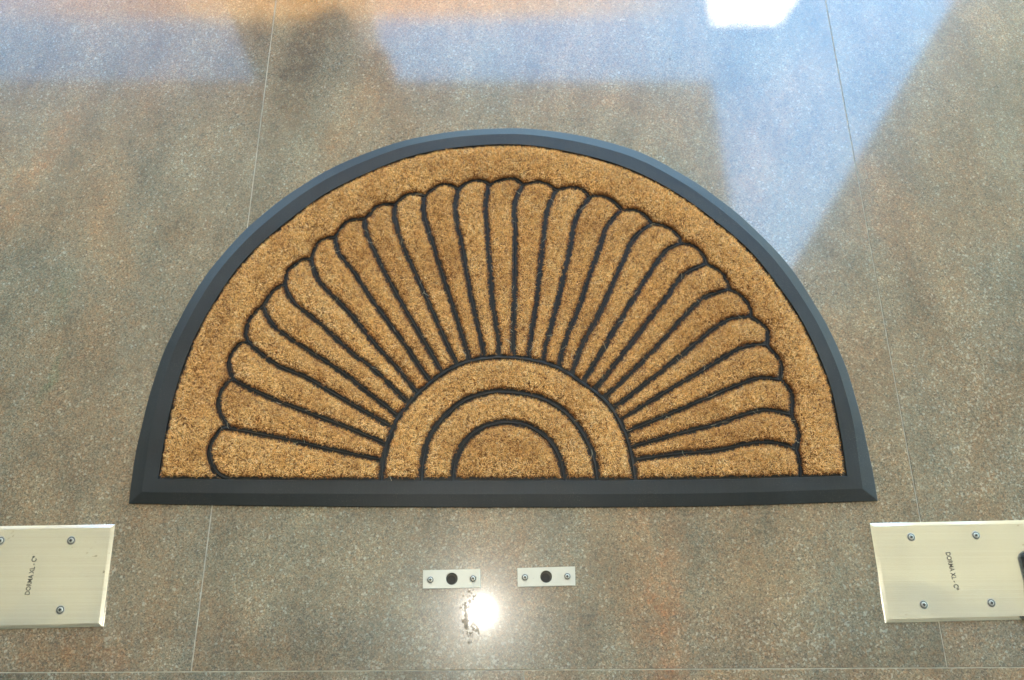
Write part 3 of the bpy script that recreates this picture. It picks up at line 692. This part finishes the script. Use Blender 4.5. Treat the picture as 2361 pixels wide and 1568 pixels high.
def strike(name, label, quad, hole, screws):
    root = thing(name, label, 'strike plate', (hole[0], hole[1], 0), 'strike plates in front of the doormat')
    bm = bmesh.new(); q = np.array(quad)
    if area(q) < 0: q = q[::-1]
    n_ = 32; r = .0070; z = .0030
    ring = [(hole[0] + r * math.cos(i * math.tau / n_), hole[1] + r * math.sin(i * math.tau / n_)) for i in range(n_)]
    zt = []
    e = .0003
    c = q.mean(0); qi = q + (c - q) / np.linalg.norm(c - q, axis=1)[:, None] * e
    o0 = [bm.verts.new((p[0], p[1], -.001)) for p in q]; o1 = [bm.verts.new((p[0], p[1], z - e)) for p in q]; o2 = [bm.verts.new((p[0], p[1], z)) for p in qi]
    for A_, B_ in ((o0, o1), (o1, o2)):
        for i in range(4): bm.faces.new((A_[i], A_[(i + 1) % 4], B_[(i + 1) % 4], B_[i]))
    rt = [bm.verts.new((p[0], p[1], z)) for p in ring]; rb = [bm.verts.new((hole[0] + (p[0] - hole[0]) * .97, hole[1] + (p[1] - hole[1]) * .97, .0004)) for p in ring]
    for i in range(n_): bm.faces.new((rt[i], rt[(i + 1) % n_], rb[(i + 1) % n_], rb[i]))
    es = [bm.edges.get((o2[i], o2[(i + 1) % 4])) for i in range(4)] + [bm.edges.get((rt[i], rt[(i + 1) % n_])) for i in range(n_)]
    bmesh.ops.triangle_fill(bm, use_beauty=True, edges=es)
    o = bm_obj('plate', bm, M_STRIKE); child(o, root)
    bm = bmesh.new(); bm.faces.new([bm.verts.new((p[0], p[1], .0006)) for p in rb_list(hole, r * .97, n_)]); child(bm_obj('sleeve', bm, M_RECESS_SHADE), root)  # flat disc coloured to stand for the hole's inner wall
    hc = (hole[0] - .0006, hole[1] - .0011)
    bm = bmesh.new(); bm.faces.new([bm.verts.new((p[0], p[1], .0010)) for p in rb_list(hc, r * .72, n_)]); child(bm_obj('bolt_hole', bm, M_DARK), root)  # flat dark disc, the hole's depth shade put into its colour
    for (x, y) in screws: screw(x, y, z, .0031, root, random.random(), 1.45)
    return root
def rb_list(h, r, n_): return [(h[0] + r * math.cos(i * math.tau / n_), h[1] + r * math.sin(i * math.tau / n_)) for i in range(n_)]
strike('strike_plate', 'small pale strike plate with round bolt hole, left one, directly above the worn spot', STRIKE_A, HOLES[0], STR_SCREWS[:2])
strike('strike_plate', 'small pale strike plate with round bolt hole, right one, away from the worn spot', STRIKE_B, HOLES[1], STR_SCREWS[2:])

# black door shoe on the right-hand plate
bm = bmesh.new(); q = np.array(SHOE) + [.0045, 0]
if area(q) < 0: q = q[::-1]
b0 = [bm.verts.new((p[0], p[1], .0036)) for p in q]; t0 = [bm.verts.new((p[0], p[1], .011)) for p in q]
for i in range(len(q)): bm.faces.new((b0[i], b0[(i + 1) % len(q)], t0[(i + 1) % len(q)], t0[i]))
f = bm.faces.new(t0); bmesh.ops.triangulate(bm, faces=[f])
o = bm_obj('door_shoe', bm, M_SHOE); o['label'] = 'black rounded door shoe standing on the right-hand steel plate'; o['category'] = 'door shoe'

# ------------------------------------------------------------------ what the polished floor mirrors: entrance canopy, pillar; unseen pieces added for their reflections
M_SOFFIT = simple('painted_soffit', (.74, .70, .60), .8, 0, 3.0)
def slab(name, poly, z0, z1, m):
    bm = bmesh.new(); q = np.array(poly)
    b = [bm.verts.new((p[0], p[1], z0)) for p in q]; t = [bm.verts.new((p[0], p[1], z1)) for p in q]
    for i in range(len(q)): bm.faces.new((b[i], b[(i + 1) % len(q)], t[(i + 1) % len(q)], t[i]))
    from mathutils.geometry import tessellate_polygon
    for tri in tessellate_polygon([[Vector((p[0], p[1], 0)) for p in q]]):
        bm.faces.new([b[i] for i in tri]); bm.faces.new([t[i] for i in tri])
    return bm_obj(name, bm, m)
can = slab('entrance_canopy', [(-7, 3.26), (-7, -5), (9, -5), (9, 13.03), (1.350, 1.716), (1.239, 1.716), (1.195, 3.194)], 3.0, 3.14, M_SOFFIT)
can['label'] = 'flat roof over the entrance, mirrored in the polished floor'; can['category'] = 'canopy'
M_WALL = simple('wall_render', (.34, .32, .28), .8, 0, 2.0)
wl = slab('added_wall', [(-3.9, -4.2), (-3.6, -4.2), (-3.6, 3.1), (-3.9, 3.1)], .001, 2.998, M_WALL)  # unseen wall added to keep bright sky out of the left bevel
wl['label'] = 'beige side wall left of the entrance, added unseen to darken the rubber bevel'; wl['category'] = 'wall'
wb = slab('added_wall', [(-3.598, -4.2), (6, -4.2), (6, -3.9), (-3.598, -3.9)], .001, 2.998, simple('dark_wall_panel', (.06, .055, .05), .7, 0, 2.0))  # unseen wall added and kept dark so the front bevel stays dark
wb['label'] = 'deep brown back wall of the entrance hall, added unseen to look dark in the rubber'; wb['category'] = 'wall'
mg, nt, Pg = mat('tinted_glass')
for x in list(nt.nodes): nt.nodes.remove(x)
out = N(nt, 'ShaderNodeOutputMaterial'); tp = N(nt, 'ShaderNodeBsdfTransparent'); tp.inputs[0].default_value = (.84, .76, .76, 1)
gl = N(nt, 'ShaderNodeBsdfGlossy'); gl.inputs['Roughness'].default_value = .05; mx = N(nt, 'ShaderNodeMixShader'); mx.inputs[0].default_value = .05
nt.links.new(tp.outputs[0], mx.inputs[1]); nt.links.new(gl.outputs[0], mx.inputs[2]); nt.links.new(mx.outputs[0], out.inputs[0])
gp = slab('added_glass_panel', [(-3.55, 3.10), (-1.40, 3.10), (-1.84, 3.80), (-3.55, 3.80)], 2.9, 2.91, mg)  # unseen pane added to dull the mirrored sky at the left
gp['label'] = 'tinted glass roof panel left of the pillar, added unseen to dull the mirrored sky'; gp['category'] = 'glass panel'
bmh = slab('added_header', [(-3.5, -.20), (5.5, -.20), (5.5, .18), (-3.5, .18)], 2.55, 2.997, simple('header_cladding', (.93, .92, .88), .7, 0, 4.0))  # unseen white beam added to brighten the plates' lower reflection
bmh['label'] = 'off-white door header beam added unseen to brighten the floor plates'; bmh['category'] = 'door header'
pil = slab('entrance_pillar', [(-2.347, 5.0), (-1.325, 5.0), (-1.325, 5.8), (-2.347, 5.8)], 0.001, 5.7, simple('pillar_render', (.02, .014, .009), .8, 0, 6.0))
pil['label'] = 'dark square pillar beyond the canopy, mirrored in the floor'; pil['category'] = 'pillar'
# awning: orange cloth added unseen for a warm mirrored band, lit from above
ma, nt, Pp = mat('added_awning_cloth')
for x in list(nt.nodes): nt.nodes.remove(x)
out = N(nt, 'ShaderNodeOutputMaterial'); tr = N(nt, 'ShaderNodeBsdfTranslucent'); tr.inputs[0].default_value = (.62, .36, .12, 1)
tp = N(nt, 'ShaderNodeBsdfTransparent'); mx = N(nt, 'ShaderNodeMixShader'); mx.inputs[0].default_value = .6
ag = N(nt, 'ShaderNodeNewGeometry'); asx = N(nt, 'ShaderNodeSeparateXYZ'); nt.links.new(ag.outputs['Position'], asx.inputs[0])
def mr(src, a, b, lo, hi):
    m_ = N(nt, 'ShaderNodeMapRange'); nt.links.new(src, m_.inputs[0])
    for k_, v_ in zip((1, 2, 3, 4), (a, b, lo, hi)): m_.inputs[k_].default_value = v_
    return m_.outputs[0]
op = math_n(nt, 'MULTIPLY', math_n(nt, 'MULTIPLY', mr(asx.outputs[0], .0, 1.05, .62, .0), mr(asx.outputs[0], -2.75, -1.7, .25, 1)), mr(asx.outputs[1], 3.09, 3.20, 0, 1))
nt.links.new(op, mx.inputs[0])      # opacity fades at the edges to soften the mirrored warm band
nt.links.new(tp.outputs[0], mx.inputs[1]); nt.links.new(tr.outputs[0], mx.inputs[2]); nt.links.new(mx.outputs[0], out.inputs[0])
aw = slab('awning', [(-2.70, 3.09), (1.05, 3.09), (1.05, 3.60), (-2.80, 3.60)], 2.400, 2.403, ma)
aw['label'] = 'narrow orange cloth awning added unseen to mirror a warm band in the floor'; aw['category'] = 'awning'
# round fitting by the pillar
bm = bmesh.new()
bmesh.ops.create_cone(bm, cap_ends=True, segments=24, radius1=.075, radius2=.09, depth=.16, matrix=Matrix.Translation((-.775, 3.255, 2.94)))
lf = bm_obj('spot_lamp', bm, simple('lamp_housing', (.12, .10, .08), .5, 0, 20.0)); lf['label'] = 'unlit round lamp housing under the canopy edge beside the pillar'; lf['category'] = 'lamp'
